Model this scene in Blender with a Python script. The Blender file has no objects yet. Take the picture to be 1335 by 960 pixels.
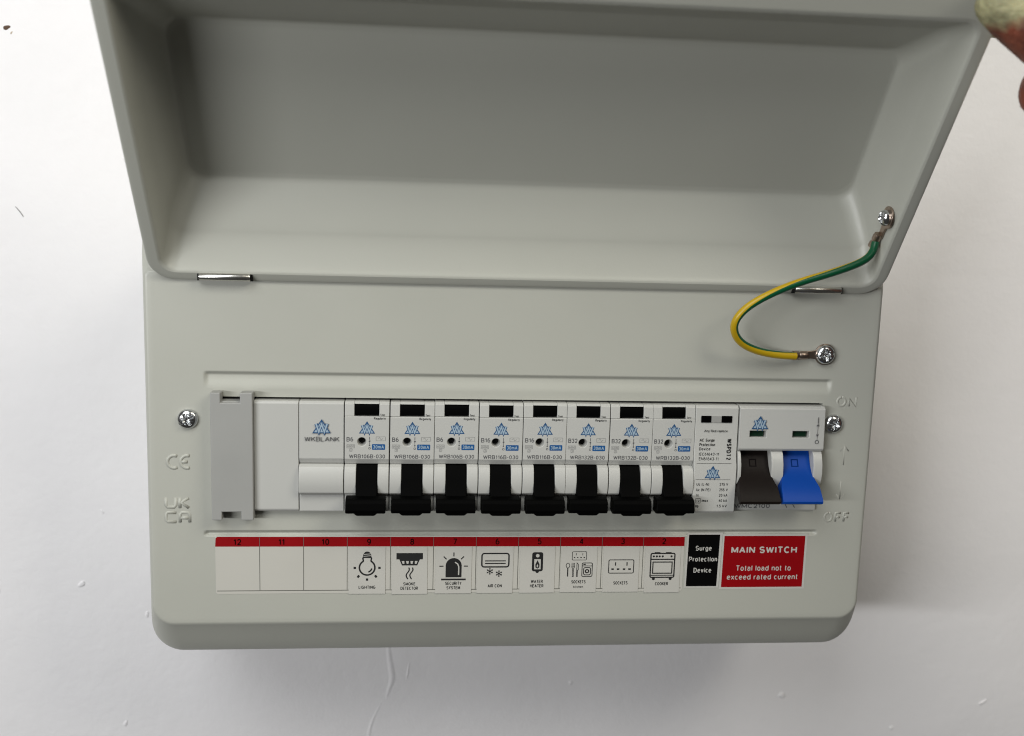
import bpy, bmesh, math, random
from mathutils import Matrix, Vector
random.seed(7)
scene = bpy.context.scene
COL = scene.collection
S = 0.001                       # geometry is written in millimetres: X right, Y up, Z out of the wall


def V(x, y, z):
    return (x * S, -z * S, y * S)


# ------------------------------------------------------------------ camera, light, exposure
cam = bpy.data.cameras.new('camera')
cam.sensor_fit = 'HORIZONTAL'
cam.sensor_width = 36.0
cam.lens = 36.03
cam.clip_start = 0.01
cam.clip_end = 50
camo = bpy.data.objects.new('camera', cam)
COL.objects.link(camo)
RX = (0.99527768, 0.02879330, 0.09270001)
RY = (-0.01403062, 0.98763732, -0.15612707)
RZ = (-0.09604940, 0.15408915, 0.98337737)
CC = (62.354, 77.375, 405.497)
mx = [Vector(V(*r)) / S for r in (RX, RY, RZ)]
M = Matrix.Identity(4)
for c in range(3):
    for r in range(3):
        M[r][c] = mx[c][r]
    M[c][3] = V(*CC)[c]
camo.matrix_world = M
cam.dof.use_dof = True
cam.dof.focus_distance = 0.415
cam.dof.aperture_fstop = 9.0
scene.camera = camo

world = bpy.data.worlds.new('World')
scene.world = world
world.use_nodes = True
bg = world.node_tree.nodes['Background']
bg.inputs[0].default_value = (1.0, 0.97, 0.90, 1)
bg.inputs[1].default_value = 0.035


def area(name, loc, target, sx, sy, power, color):
    l = bpy.data.lights.new(name, 'AREA')
    l.shape = 'RECTANGLE'
    l.size, l.size_y = sx, sy
    l.energy = power
    l.color = color
    o = bpy.data.objects.new(name, l)
    COL.objects.link(o)
    o.location = V(*loc)
    d = Vector(V(*target)) - o.location
    o.rotation_euler = d.to_track_quat('-Z', 'Y').to_euler()
    return o


def around(az, elev, dist):            # a lamp position seen from the middle of the board
    a, b = math.radians(az), math.radians(elev)
    return (90 + dist * math.sin(a) * math.cos(b), dist * math.sin(b), dist * math.cos(a) * math.cos(b))


area('window_light', around(-43, 4, 1300), (90, 0, -40), 0.62, 0.055, 8.2, (0.975, 0.985, 0.985))
area('ceiling_light', around(-30, 42, 900), (90, 0, -40), 0.55, 0.55, 4.25, (0.98, 1.0, 0.995))
area('room_light', around(45, 40, 900), (90, 0, -40), 0.4, 0.4, 3.9, (1.0, 0.955, 0.83))

scene.view_settings.view_transform = 'Standard'
scene.view_settings.look = 'None'
scene.view_settings.exposure = 0.12
scene.view_settings.gamma = 1.0
scene.view_settings.use_curve_mapping = False
scene.cycles.max_bounces = 8
scene.cycles.use_denoising = True
scene.cycles.filter_width = 1.1


# ------------------------------------------------------------------ materials
def mat(name, col, rough=0.5, metal=0.0, bump=None, vary=None, spec=0.5, coat=0.0):
    m = bpy.data.materials.new(name)
    m.use_nodes = True
    nt = m.node_tree
    b = nt.nodes['Principled BSDF']
    b.inputs['Base Color'].default_value = (*col, 1)
    b.inputs['Roughness'].default_value = rough
    b.inputs['Metallic'].default_value = metal
    b.inputs['Specular IOR Level'].default_value = spec
    b.inputs['Coat Weight'].default_value = coat
    tc = nt.nodes.new('ShaderNodeTexCoord')
    if vary:                                            # (scale, amount) slow tone drift of the material itself
        n = nt.nodes.new('ShaderNodeTexNoise')
        n.inputs['Scale'].default_value = vary[0]
        n.inputs['Detail'].default_value = 6
        nt.links.new(tc.outputs['Object'], n.inputs['Vector'])
        r = nt.nodes.new('ShaderNodeValToRGB')
        r.color_ramp.elements[0].position = 0.3
        r.color_ramp.elements[1].position = 0.7
        k = vary[1]
        r.color_ramp.elements[0].color = (*[c * (1 - k) for c in col], 1)
        r.color_ramp.elements[1].color = (*[min(1, c * (1 + k)) for c in col], 1)
        nt.links.new(n.outputs['Fac'], r.inputs['Fac'])
        nt.links.new(r.outputs['Color'], b.inputs['Base Color'])
    if bump:                                            # list of (scale, strength, distance in mm)
        prev = None
        for sc, st, di in bump:
            n = nt.nodes.new('ShaderNodeTexNoise')
            n.inputs['Scale'].default_value = sc
            n.inputs['Detail'].default_value = 4
            nt.links.new(tc.outputs['Object'], n.inputs['Vector'])
            bp = nt.nodes.new('ShaderNodeBump')
            bp.inputs['Strength'].default_value = st
            bp.inputs['Distance'].default_value = di * S
            nt.links.new(n.outputs['Fac'], bp.inputs['Height'])
            if prev:
                nt.links.new(prev.outputs['Normal'], bp.inputs['Normal'])
            prev = bp
        nt.links.new(prev.outputs['Normal'], b.inputs['Normal'])
    return m


PAINT = mat('powder_coat', (0.405, 0.407, 0.364), 0.42, bump=[(900, 0.3, 0.09), (120, 0.12, 0.12)], vary=(18, 0.012))
def gloss_drift(m, lo, hi, scale):
    nt = m.node_tree
    tc = nt.nodes.new('ShaderNodeTexCoord')
    n = nt.nodes.new('ShaderNodeTexNoise'); n.inputs['Scale'].default_value = scale; n.inputs['Detail'].default_value = 8; n.inputs['Roughness'].default_value = 0.7
    nt.links.new(tc.outputs['Object'], n.inputs['Vector'])
    r = nt.nodes.new('ShaderNodeMapRange'); r.inputs['From Min'].default_value = 0.3; r.inputs['From Max'].default_value = 0.7
    r.inputs['To Min'].default_value = lo; r.inputs['To Max'].default_value = hi
    nt.links.new(n.outputs['Fac'], r.inputs['Value'])
    nt.links.new(r.outputs['Result'], m.node_tree.nodes['Principled BSDF'].inputs['Roughness'])


gloss_drift(PAINT, 0.34, 0.52, 22)
WHITE = mat('white_plastic', (0.45, 0.45, 0.43), 0.38, bump=[(2500, 0.12, 0.02)])
GREYP = mat('grey_plastic', (0.30, 0.30, 0.288), 0.5, bump=[(1500, 0.2, 0.03)], vary=(60, 0.03))
BLACK = mat('black_plastic', (0.001, 0.001, 0.001), 0.55, spec=0.03, bump=[(1800, 0.2, 0.03)])
VOID = mat('dark_cavity', (0.01, 0.01, 0.01), 0.9, spec=0.1)
BROWN = mat('brown_plastic', (0.0085, 0.006, 0.0052), 0.5, spec=0.12, bump=[(1800, 0.15, 0.03)])
BLUE = mat('blue_plastic', (0.0035, 0.05, 0.29), 0.42, spec=0.12, bump=[(1800, 0.15, 0.03)])
GREEN = mat('green_indicator', (0.002, 0.02, 0.009), 0.35)
INK = mat('black_ink', (0.006, 0.006, 0.006), 0.6)
GREYINK = mat('grey_ink', (0.085, 0.085, 0.09), 0.6)
PALEINK = mat('pale_ink', (0.24, 0.24, 0.235), 0.6)
DKBLUE = mat('dark_blue_ink', (0.012, 0.065, 0.17), 0.5)
LTBLUE = mat('light_blue_ink', (0.30, 0.39, 0.47), 0.5)
BADGE = mat('badge_blue_ink', (0.008, 0.075, 0.23), 0.45)
PAPER = mat('cream_paper', (0.485, 0.472, 0.43), 0.5, bump=[(400, 0.1, 0.05)], vary=(50, 0.015))
STICK = mat('white_sticker_paper', (0.48, 0.47, 0.435), 0.5, bump=[(350, 0.12, 0.06)], vary=(60, 0.015))
BORDER = mat('label_border', (0.49, 0.48, 0.45), 0.45)
RED = mat('red_print', (0.24, 0.0016, 0.004), 0.5, spec=0.15, vary=(90, 0.04))
DKRED = mat('dark_red_digits', (0.010, 0.001, 0.001), 0.7, spec=0.05)
BLKLAB = mat('black_label', (0.002, 0.002, 0.002), 0.4, spec=0.12)
STEEL = mat('zinc_steel', (0.62, 0.63, 0.64), 0.2, 1.0, bump=[(700, 0.25, 0.05)])
CHROME = mat('hinge_chrome', (0.66, 0.65, 0.62), 0.27, 1.0, bump=[(500, 0.1, 0.04)])
COPPER = mat('tinned_copper', (0.42, 0.33, 0.27), 0.34, 1.0, bump=[(900, 0.3, 0.05)])
LINEINK = mat('thin_line_ink', (0.10, 0.10, 0.085), 0.6)
MARKP = mat('brown_mark', (0.09, 0.05, 0.03), 0.8)


# ------------------------------------------------------------------ mesh helper
class MB:
    def __init__(self):
        self.v, self.f = [], []

    def add(self, vs, fs):
        k = len(self.v)
        self.v += [tuple(v) for v in vs]
        self.f += [tuple(i + k for i in f) for f in fs]
        return self

    def box(self, x0, x1, y0, y1, z0, z1):
        return self.add([(x0, y0, z0), (x1, y0, z0), (x1, y1, z0), (x0, y1, z0), (x0, y0, z1), (x1, y0, z1), (x1, y1, z1), (x0, y1, z1)],
                        [(3, 2, 1, 0), (4, 5, 6, 7), (0, 1, 5, 4), (1, 2, 6, 5), (2, 3, 7, 6), (3, 0, 4, 7)])

    def prism(self, prof, x0, x1):                      # prof = (y, z) loop, extruded along X
        n = len(prof)
        vs = [(x0, y, z) for y, z in prof] + [(x1, y, z) for y, z in prof]
        fs = [tuple(range(n)), tuple(range(2 * n - 1, n - 1, -1))]
        fs += [((i + 1) % n, i, i + n, (i + 1) % n + n) for i in range(n)]
        return self.add(vs, fs)

    def loft(self, secs):                               # secs = list of equal-length point loops
        n = len(secs[0])
        vs = [p for s in secs for p in s]
        fs = []
        for k in range(len(secs) - 1):
            for i in range(n):
                j = (i + 1) % n
                fs.append((k * n + i, k * n + j, (k + 1) * n + j, (k + 1) * n + i))
        return self.add(vs, fs)

    def plate(self, pts, z0, z1):                       # thin slab with outline pts (x, y)
        n = len(pts)
        vs = [(x, y, z1) for x, y in pts] + [(x, y, z0) for x, y in pts]
        fs = [tuple(range(n)), tuple(range(2 * n - 1, n - 1, -1))]
        fs += [(i, i + n, (i + 1) % n + n, (i + 1) % n) for i in range(n)]
        return self.add(vs, fs)

    def poly(self, pts, z):
        return self.add([(x, y, z) for x, y in pts], [tuple(range(len(pts)))])

    def rect(self, x0, x1, y0, y1, z):
        return self.poly([(x0, y0), (x1, y0), (x1, y1), (x0, y1)], z)

    def disc(self, cx, cy, r, z, n=24, ry=None):
        ry = ry or r
        return self.poly([(cx + r * math.cos(2 * math.pi * i / n), cy + ry * math.sin(2 * math.pi * i / n)) for i in range(n)], z)

    def stroke(self, pts, w, z, closed=False):
        n = len(pts)
        L, Rr = [], []
        for i in range(n):
            if closed:
                a, b, c = pts[i - 1], pts[i], pts[(i + 1) % n]
            else:
                a, b, c = pts[max(i - 1, 0)], pts[i], pts[min(i + 1, n - 1)]
            d1 = Vector((b[0] - a[0], b[1] - a[1]))
            d2 = Vector((c[0] - b[0], c[1] - b[1]))
            if d1.length < 1e-9: d1 = d2
            if d2.length < 1e-9: d2 = d1
            d1.normalize(); d2.normalize()
            n1 = Vector((-d1.y, d1.x)); n2 = Vector((-d2.y, d2.x))
            mth = n1 + n2
            if mth.length < 1e-6: mth = n1
            mth.normalize()
            k = w / 2 / max(0.4, mth.dot(n1))
            L.append((b[0] + mth.x * k, b[1] + mth.y * k, z))
            Rr.append((b[0] - mth.x * k, b[1] - mth.y * k, z))
        fs = [(i, (i + 1) % n, (i + 1) % n + n, i + n) for i in range(n if closed else n - 1)]
        return self.add(L + Rr, fs)

    def tube(self, path, r, n=12, cap=True):
        P = [Vector(p) for p in path]
        rad = r if isinstance(r, (list, tuple)) else [r] * len(P)
        t0 = (P[1] - P[0]).normalized()
        nn = t0.orthogonal().normalized()
        secs = []
        for i, p in enumerate(P):
            t = (P[min(i + 1, len(P) - 1)] - P[max(i - 1, 0)]).normalized()
            nn = (nn - t * nn.dot(t)).normalized()
            bb = t.cross(nn)
            secs.append([tuple(p + (nn * math.cos(2 * math.pi * k / n) + bb * math.sin(2 * math.pi * k / n)) * rad[i]) for k in range(n)])
        k0 = len(self.v)
        self.loft(secs)
        if cap:
            self.f.append(tuple(k0 + i for i in range(n - 1, -1, -1)))
            self.f.append(tuple(k0 + (len(P) - 1) * n + i for i in range(n)))
        return self

    def mesh(self, name, material, smooth=False):
        me = bpy.data.meshes.new(name)
        me.from_pydata([V(*v) for v in self.v], [], self.f)
        bm = bmesh.new(); bm.from_mesh(me)
        bmesh.ops.recalc_face_normals(bm, faces=bm.faces)
        bm.to_mesh(me); bm.free()
        me.materials.append(material)
        if smooth:
            me.shade_smooth()
        me.update()
        return me

    def build(self, name, material, parent=None, bevel=0.0, smooth=False, seg=2, sharp=None):
        return place(name, self.mesh(name, material, smooth or bevel > 0), parent, bevel, seg, sharp)


def place(name, me, parent=None, bevel=0.0, seg=2, sharp=None):
    o = bpy.data.objects.new(name, me)
    COL.objects.link(o)
    if parent:
        o.parent = parent
    if sharp:
        me.set_sharp_from_angle(angle=math.radians(sharp))
    if bevel:
        b = o.modifiers.new('edge_round', 'BEVEL')
        b.width = bevel * S
        b.segments = seg
        b.limit_method = 'ANGLE'
        b.angle_limit = math.radians(28)
        b.harden_normals = True
    return o


def flat(m, name, material, parent):
    """printed marks: flat faces turned to face the viewer side (+Z of the front)"""
    me = bpy.data.meshes.new(name)
    me.from_pydata([V(*v) for v in m.v], [], m.f)
    bm = bmesh.new(); bm.from_mesh(me)
    for f in bm.faces:
        f.normal_update()
        if f.normal.y > 0:
            f.normal_flip()
    bm.to_mesh(me); bm.free()
    me.materials.append(material)
    return place(name, me, parent)


def empty(name, loc=(0, 0, 0), parent=None):
    o = bpy.data.objects.new(name, None)
    o.empty_display_size = 0.01
    COL.objects.link(o)
    o.location = V(*loc)
    if parent:
        o.parent = parent
    return o


def tag(o, label, cat, group=None, kind=None):
    o['label'] = label
    o['category'] = cat
    if group:
        o['group'] = group
    if kind:
        o['kind'] = kind
    return o


def el(cx, cy, rx, ry, a0, a1, n=None):
    n = n or max(4, int(abs(a1 - a0) / 20))
    return [(cx + rx * math.cos(math.radians(a0 + (a1 - a0) * i / n)), cy + ry * math.sin(math.radians(a0 + (a1 - a0) * i / n))) for i in range(n + 1)]


# plain grotesque lettering drawn with strokes: width, then strokes in a 0..1 box (capital height 1, small letters .72)
BOWL = el(.5, .36, .5, .36, 90, 450)
GLYPH = {
    'A': (.74, [[(0, 0), (.5, 1), (1, 0)], [(.18, .34), (.82, .34)]]),
    'B': (.66, [[(.55, .53), (0, .53), (0, 1), (.6, 1)] + el(.6, .765, .34, .235, 90, -90) , [(0, .53), (0, 0), (.6, 0)] + el(.62, .265, .38, .265, -90, 90)]),
    'C': (.72, [el(.52, .5, .52, .5, 48, 312)]),
    'D': (.70, [[(.45, 0), (0, 0), (0, 1), (.45, 1)] + el(.45, .5, .55, .5, 80, -90)]),
    'E': (.60, [[(1, 1), (0, 1), (0, 0), (1, 0)], [(0, .52), (.9, .52)]]),
    'F': (.56, [[(1, 1), (0, 1), (0, 0)], [(0, .5), (.88, .5)]]),
    'G': (.75, [el(.5, .5, .5, .5, 48, 340) + [(.98, .46), (.58, .46)]]),
    'H': (.70, [[(0, 0), (0, 1)], [(1, 0), (1, 1)], [(0, .52), (1, .52)]]),
    'I': (.14, [[(.5, 0), (.5, 1)]]),
    'K': (.68, [[(0, 0), (0, 1)], [(.95, 1), (0, .38)], [(.36, .6), (1, 0)]]),
    'L': (.54, [[(0, 1), (0, 0), (1, 0)]]),
    'M': (.82, [[(0, 0), (0, 1), (.5, .1), (1, 1), (1, 0)]]),
    'N': (.70, [[(0, 0), (0, 1), (1, 0), (1, 1)]]),
    'O': (.78, [el(.5, .5, .5, .5, 90, 450)]),
    'P': (.64, [[(0, 0), (0, 1), (.6, 1)] + el(.62, .73, .38, .27, 90, -90) + [(0, .46)]]),
    'R': (.68, [[(0, 0), (0, 1), (.6, 1)] + el(.6, .74, .36, .26, 90, -90) + [(0, .48)], [(.55, .48), (1, 0)]]),
    'S': (.66, [el(.5, .745, .46, .255, 30, 270, 12) + el(.5, .255, .5, .255, 90, -150, 12)]),
    'T': (.64, [[(0, 1), (1, 1)], [(.5, 1), (.5, 0)]]),
    'U': (.70, [[(0, 1), (0, .36)] + el(.5, .36, .5, .36, 180, 360) + [(1, 1)]]),
    'W': (.98, [[(0, 1), (.25, 0), (.5, .95), (.75, 0), (1, 1)]]),
    'V': (.70, [[(0, 1), (.5, 0), (1, 1)]]),
    'Y': (.68, [[(0, 1), (.5, .45), (1, 1)], [(.5, .45), (.5, 0)]]),
    '0': (.56, [el(.5, .5, .5, .5, 90, 450)]),
    '1': (.34, [[(0, .76), (.8, 1), (.8, 0)]]),
    '2': (.56, [el(.5, .7, .48, .3, 165, -40, 12) + [(0, 0), (1, 0)]]),
    '3': (.56, [el(.48, .755, .46, .245, 155, -90, 12) + el(.48, .26, .5, .26, 90, -160, 12)]),
    '4': (.58, [[(.76, 0), (.76, 1), (0, .28), (1, .28)]]),
    '5': (.56, [[(.92, 1), (.18, 1), (.06, .5)] + el(.48, .32, .5, .32, 125, -155, 14)]),
    '6': (.56, [el(.5, .31, .5, .31, 90, 450, 16), el(.62, .42, .62, .58, 180, 80, 8)]),
    '7': (.54, [[(0, 1), (1, 1), (.36, 0)]]),
    '8': (.56, [el(.5, .755, .43, .245, 90, 450, 14), el(.5, .26, .5, .26, 90, 450, 14)]),
    '9': (.56, [el(.5, .69, .5, .31, 90, 450, 16), el(.38, .58, .62, .58, 0, -100, 8)]),
    '-': (.32, [[(0, .4), (1, .4)]]),
    '.': (.14, [[(.5, 0), (.5, .12)]]),
    '(': (.22, [el(1, .45, 1, .62, 110, 250)]),
    ')': (.22, [el(0, .45, 1, .62, 70, -70)]),
    'a': (.54, [el(.46, .50, .44, .22, 155, 0, 8) + [(.90, .1), (1, 0)], el(.44, .20, .44, .20, 70, 300, 10)]),
    'c': (.52, [el(.52, .36, .52, .36, 50, 310)]),
    'd': (.56, [BOWL, [(1, 1), (1, 0)]]),
    'e': (.56, [[(0.02, .38), (1, .38)] + el(.5, .36, .5, .36, 2, 315, 14)]),
    'g': (.56, [BOWL, [(1, .72), (1, -.05)] + el(.5, -.05, .5, .18, 0, -155, 8)]),
    'h': (.52, [[(0, 1), (0, 0)], el(.5, .42, .5, .30, 180, 0) + [(1, 0)]]),
    'i': (.13, [[(.5, 0), (.5, .72)], [(.5, .87), (.5, 1)]]),
    'k': (.50, [[(0, 1), (0, 0)], [(.9, .72), (0, .25)], [(.35, .42), (1, 0)]]),
    'l': (.13, [[(.5, 0), (.5, 1)]]),
    'm': (.84, [[(0, .72), (0, 0)], el(.25, .46, .25, .26, 180, 0) + [(.5, 0)], el(.75, .46, .25, .26, 180, 0) + [(1, 0)]]),
    'n': (.52, [[(0, .72), (0, 0)], el(.5, .42, .5, .30, 180, 0) + [(1, 0)]]),
    'o': (.56, [BOWL]),
    'p': (.56, [BOWL, [(0, .72), (0, -.24)]]),
    'r': (.34, [[(0, .72), (0, 0)], el(1, .32, 1, .40, 180, 90, 6)]),
    's': (.50, [el(.5, .535, .46, .185, 30, 270, 10) + el(.5, .18, .5, .18, 90, -150, 10)]),
    't': (.32, [[(.38, .96), (.38, .16)] + el(.95, .16, .57, .16, 180, 270, 5), [(0, .72), (1, .72)]]),
    'u': (.52, [[(0, .72), (0, .30)] + el(.5, .30, .5, .30, 180, 360), [(1, .72), (1, 0)]]),
    'v': (.54, [[(0, .72), (.5, 0), (1, .72)]]),
    'x': (.52, [[(0, .72), (1, 0)], [(0, 0), (1, .72)]]),
    'y': (.54, [[(0, .72), (.5, 0.02)], [(1, .72), (.45, -.22), (.1, -.22)]]),
}


def text_lines(s, cap, width=None, weight=0.14):
    """strokes of a word in millimetres, starting at x = 0, and its length"""
    gap = 0.13
    total = sum((0.30 if c == ' ' else GLYPH[c][0] + weight * 0.4) for c in s) + gap * (len(s) - 1)
    lw = weight * cap
    kx = (width / total) if width else cap
    out, x = [], 0.0
    for c in s:
        if c == ' ':
            x += 0.30 + gap
            continue
        W, st = GLYPH[c]
        W = W + weight * 0.4
        a, b = x * kx + lw / 2, (x + W) * kx - lw / 2
        if b < a:
            a = b = (a + b) / 2
        for pl in st:
            out.append([(a + (b - a) * px, lw / 2 + (cap - lw) * py) for px, py in pl])
        x += W + gap
    return out, total * kx, lw


def text(m, s, x, y, cap, z, width=None, align='L', bold=0.012, rot=0, shear=0.0):
    """cap = capital height in mm, baseline at y; width squeezes/stretches to fit"""
    lines_, W, lw = text_lines(s, cap, width, 0.135 + bold * 2.2)
    ox = {'L': 0, 'C': -W / 2, 'R': -W}[align]
    ca, sa = math.cos(rot), math.sin(rot)
    parts_ = []
    for pl in lines_:
        cur = [pl[0]]
        for j in range(1, len(pl)):
            cur.append(pl[j])
            if 0 < j < len(pl) - 1:
                u_ = Vector((pl[j][0] - pl[j - 1][0], pl[j][1] - pl[j - 1][1]))
                w_ = Vector((pl[j + 1][0] - pl[j][0], pl[j + 1][1] - pl[j][1]))
                if u_.length > 0 and w_.length > 0 and u_.normalized().dot(w_.normalized()) < -0.15:
                    parts_.append(cur)
                    cur = [pl[j]]
        parts_.append(cur)
    for i, pl in enumerate(parts_):
        q = []
        for px, py in pl:
            px, py = px + ox + py * shear, py
            q.append((x + px * ca - py * sa, y + px * sa + py * ca))
        m.stroke(q, lw, z + 0.0025 * (i % 4))
    return m


def rrect(x0, x1, y0, y1, r, n=6, rt=None):
    pts = []
    rt = r if rt is None else rt
    for cx, cy, a, r in ((x1 - rt, y1 - rt, 0, rt), (x0 + rt, y1 - rt, 90, rt), (x0 + r, y0 + r, 180, r), (x1 - r, y0 + r, 270, r)):
        for i in range(n + 1):
            t = math.radians(a + 90 * i / n)
            pts.append((cx + r * math.cos(t), cy + r * math.sin(t)))
    return pts


def arc(cx, cy, r, a0, a1, n=16, ry=None):
    ry = ry or r
    return [(cx + r * math.cos(math.radians(a0 + (a1 - a0) * i / n)), cy + ry * math.sin(math.radians(a0 + (a1 - a0) * i / n))) for i in range(n + 1)]


def chaikin(seq, it=2):
    for _ in range(it):
        out = [seq[0]]
        for a, b in zip(seq, seq[1:]):
            out.append(tuple(p * 0.75 + q * 0.25 for p, q in zip(a, b)))
            out.append(tuple(p * 0.25 + q * 0.75 for p, q in zip(a, b)))
        out.append(seq[-1])
        seq = out
    return seq


# ------------------------------------------------------------------ the wall
WZ = -95.0


def wall_bump_material():
    m = mat('white_wall_paint', (0.80, 0.786, 0.80), 0.6, bump=[(14, 0.45, 1.6), (70, 0.45, 0.6), (230, 0.5, 0.3), (650, 0.45, 0.16)], vary=(14, 0.022))
    return m


WALLM = wall_bump_material()
wm = MB()
wm.add([(-900, -800, WZ), (1200, -800, WZ), (1200, 800, WZ), (-900, 800, WZ)], [(0, 1, 2, 3)])
wm.add([(-900, -800, WZ - 60), (1200, -800, WZ - 60), (1200, 800, WZ - 60), (-900, 800, WZ - 60)], [(3, 2, 1, 0)])
wall = wm.build('wall', WALLM)
wall['kind'] = 'structure'


def lump(name, cx, cy, rx, ry, h, rot=0.0, material=None, seed=0, n=20, rings=6):
    """a small dab standing proud of the wall"""
    rnd = random.Random(seed)
    ph = [rnd.uniform(0, 6.28) for _ in range(3)]
    secs = []
    for k in range(rings + 1):
        q = k / rings
        rad = math.cos(q * math.pi / 2)
        loop = []
        hh = h * 0.55
        for i in range(n):
            a = 2 * math.pi * i / n
            wob = 1 + 0.16 * math.sin(2 * a + ph[0]) + 0.1 * math.sin(3 * a + ph[1])
            x, y = rx * rad * wob * math.cos(a), ry * rad * wob * math.sin(a)
            loop.append((cx + x * math.cos(rot) - y * math.sin(rot), cy + x * math.sin(rot) + y * math.cos(rot), WZ - 0.05 + hh * math.sin(q * math.pi / 2)))
        secs.append(loop)
    return MB().loft(secs).build(name, material or WALLM, wall, smooth=True)


def ridge(name, pts, w, h, material=None):
    """a run of paint or a scratch: a low rounded ridge along pts (x, y, width factor)"""
    P = [p for p in chaikin([tuple(map(float, p)) for p in pts], 3)]
    secs = []
    for i, p in enumerate(P):
        a, b = P[max(i - 1, 0)], P[min(i + 1, len(P) - 1)]
        d = Vector((b[0] - a[0], b[1] - a[1])).normalized()
        nx, ny = -d.y, d.x
        ww, hh = w * p[2], h * p[2]
        row = []
        for k in range(9):
            q = -1 + k / 4
            row.append((p[0] + nx * ww * q, p[1] + ny * ww * q, WZ - 0.08 + hh * math.cos(q * math.pi / 2) ** 1.5 if abs(q) < 1 else WZ - 0.08))
        secs.append(row)
    n = 9
    m = MB()
    m.add([q for s in secs for q in s], [(k * n + i, k * n + i + 1, (k + 1) * n + i + 1, (k + 1) * n + i) for k in range(len(secs) - 1) for i in range(n - 1)])
    return m.build(name, material or WALLM, wall, smooth=True)


ridge('paint_run', [(51.5, -140, 0.6), (51.8, -150, 1.0), (53.5, -160, 1.3), (54.0, -165, 1.2), (51.5, -172, 0.8), (51.0, -176, 0.3)], 1.7, 0.38)
ridge('paint_run', [(49.5, -175, 0.3), (45.0, -184, 0.8), (42.2, -192, 1.0), (41.5, -203, 1.1), (40.5, -215, 1.0)], 1.4, 0.34)
ridge('paint_run', [(62.5, -155, 0.3), (62.0, -160, 0.9), (61.0, -166, 0.3)], 1.0, 0.5)
for i, (x, y, rx, ry, h, a) in enumerate([(-99, -112, 2.3, 1.2, 1.1, 0.5), (-139, -115, 1.4, 2.0, 0.9, 0.3), (-68, -128, 0.9, 1.6, 0.8, 0.2),
                                         (-80, -186, 0.8, 2.1, 0.8, -0.4), (147, -168, 0.9, 1.3, 0.7, 0.1), (262, -177, 2.4, 1.6, 1.0, 0.3),
                                         (325, -197, 1.6, 1.0, 0.9, -0.5), (376, -183, 2.4, 1.1, 0.9, 0.6), (-73, 95, 0.6, 0.8, 0.3, 0.5), (-88, -75, 0.7, 1.4, 0.4, 0.3)]):
    lump('paint_dab', x, y, rx, ry, h, a, seed=i)
lump('brown_chip', -122.6, 151.4, 1.6, 1.0, 0.6, 0.1, MARKP, 31)
lump('brown_chip', -120.6, 149.2, 0.7, 0.4, 0.4, 0.8, mat('pale_brown_mark', (0.45, 0.38, 0.30), 0.8), 32)
ridge('wall_scratch', [(-122.3, 71.5, 0.7), (-120.5, 69.4, 1.0), (-118.8, 66.8, 0.8)], 0.32, 0.25, mat('scratch_grey', (0.09, 0.085, 0.075), 0.8))

# ------------------------------------------------------------------ consumer unit: front cover
unit = empty('consumer_unit', (106.7, -110, WZ))
tag(unit, 'pale grey metal fuse board on the white wall with its lid lifted open', 'fuse board')
UB = (106.7, -110, WZ)


def local(m, base):
    m.v = [(x - base[0], y - base[1], z - base[2]) for x, y, z in m.v]
    return m


def upart(m, name, material, parent=None, **kw):
    return local(m, UB).build(name, material, parent or unit, **kw)


def uflat(m, name, material, parent=None):
    return flat(local(m, UB), name, material, parent or unit)


def smooth01(t):
    t = max(0.0, min(1.0, t))
    return t * t * (3 - 2 * t)


def groove(y, top, depth, wall_w, floor):
    """pressed line: sharp drop at the top, then the floor climbs back to the face"""
    if y > top or y < top - wall_w - floor:
        return 0.0
    if y > top - wall_w:
        return -depth * smooth01((top - y) / wall_w)
    return -depth * (1 - smooth01((top - wall_w - y) / floor))


def front_h(x, y):
    e1 = smooth01((x + 19.6) / 2.2) * smooth01((236.0 - x) / 2.2)
    e2 = smooth01((x + 20.6) / 2.2) * smooth01((234.6 - x) / 2.2)
    return groove(y, 11.2, 1.15, 1.7, 5.6) * e1 + groove(y, -53.6, 1.15, 1.6, 1.3) * e2


def span(a, b, step):
    n = max(1, int(math.ceil((b - a) / step)))
    return [a + (b - a) * i / n for i in range(n)]


OX0, OX1, OY0, OY1 = -13.5, 232.4, -45.15, 0.9
xs = span(-34, -22, 4) + span(-22, -17, 0.25) + span(-17, OX0, 1.2) + span(OX0, OX1, 6) + span(OX1, 237, 0.25) + span(237, 247.5, 4) + [247.5]
ys = span(-86, -57, 6) + span(-57, -53, 0.13) + span(-53, OY0, 2) + span(OY0, OY1, 5) + span(OY1, 3.5, 0.6) + span(3.5, 11.6, 0.2) + span(11.6, 43, 6) + [43]
bm = bmesh.new()
gv = [[bm.verts.new(V(x, y, front_h(x, y))) for x in xs] for y in ys]
for j in range(len(ys) - 1):
    for i in range(len(xs) - 1):
        if xs[i] >= OX0 - 1e-6 and xs[i + 1] <= OX1 + 1e-6 and ys[j] >= OY0 - 1e-6 and ys[j + 1] <= OY1 + 1e-6:
            continue
        bm.faces.new((gv[j][i], gv[j][i + 1], gv[j + 1][i + 1], gv[j + 1][i]))
bmesh.ops.delete(bm, geom=[v for v in bm.verts if not v.link_faces], context='VERTS')
outer = [e for e in bm.edges if len(e.link_faces) == 1 and (min(abs(e.verts[0].co.x / S - xs[0]) + abs(e.verts[1].co.x / S - xs[0]), abs(e.verts[0].co.x / S - xs[-1]) + abs(e.verts[1].co.x / S - xs[-1]),
         abs(e.verts[0].co.z / S - ys[0]) + abs(e.verts[1].co.z / S - ys[0]), abs(e.verts[0].co.z / S - ys[-1]) + abs(e.verts[1].co.z / S - ys[-1])) < 1e-3)]
inner = [e for e in bm.edges if len(e.link_faces) == 1 and e not in set(outer)]
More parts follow.
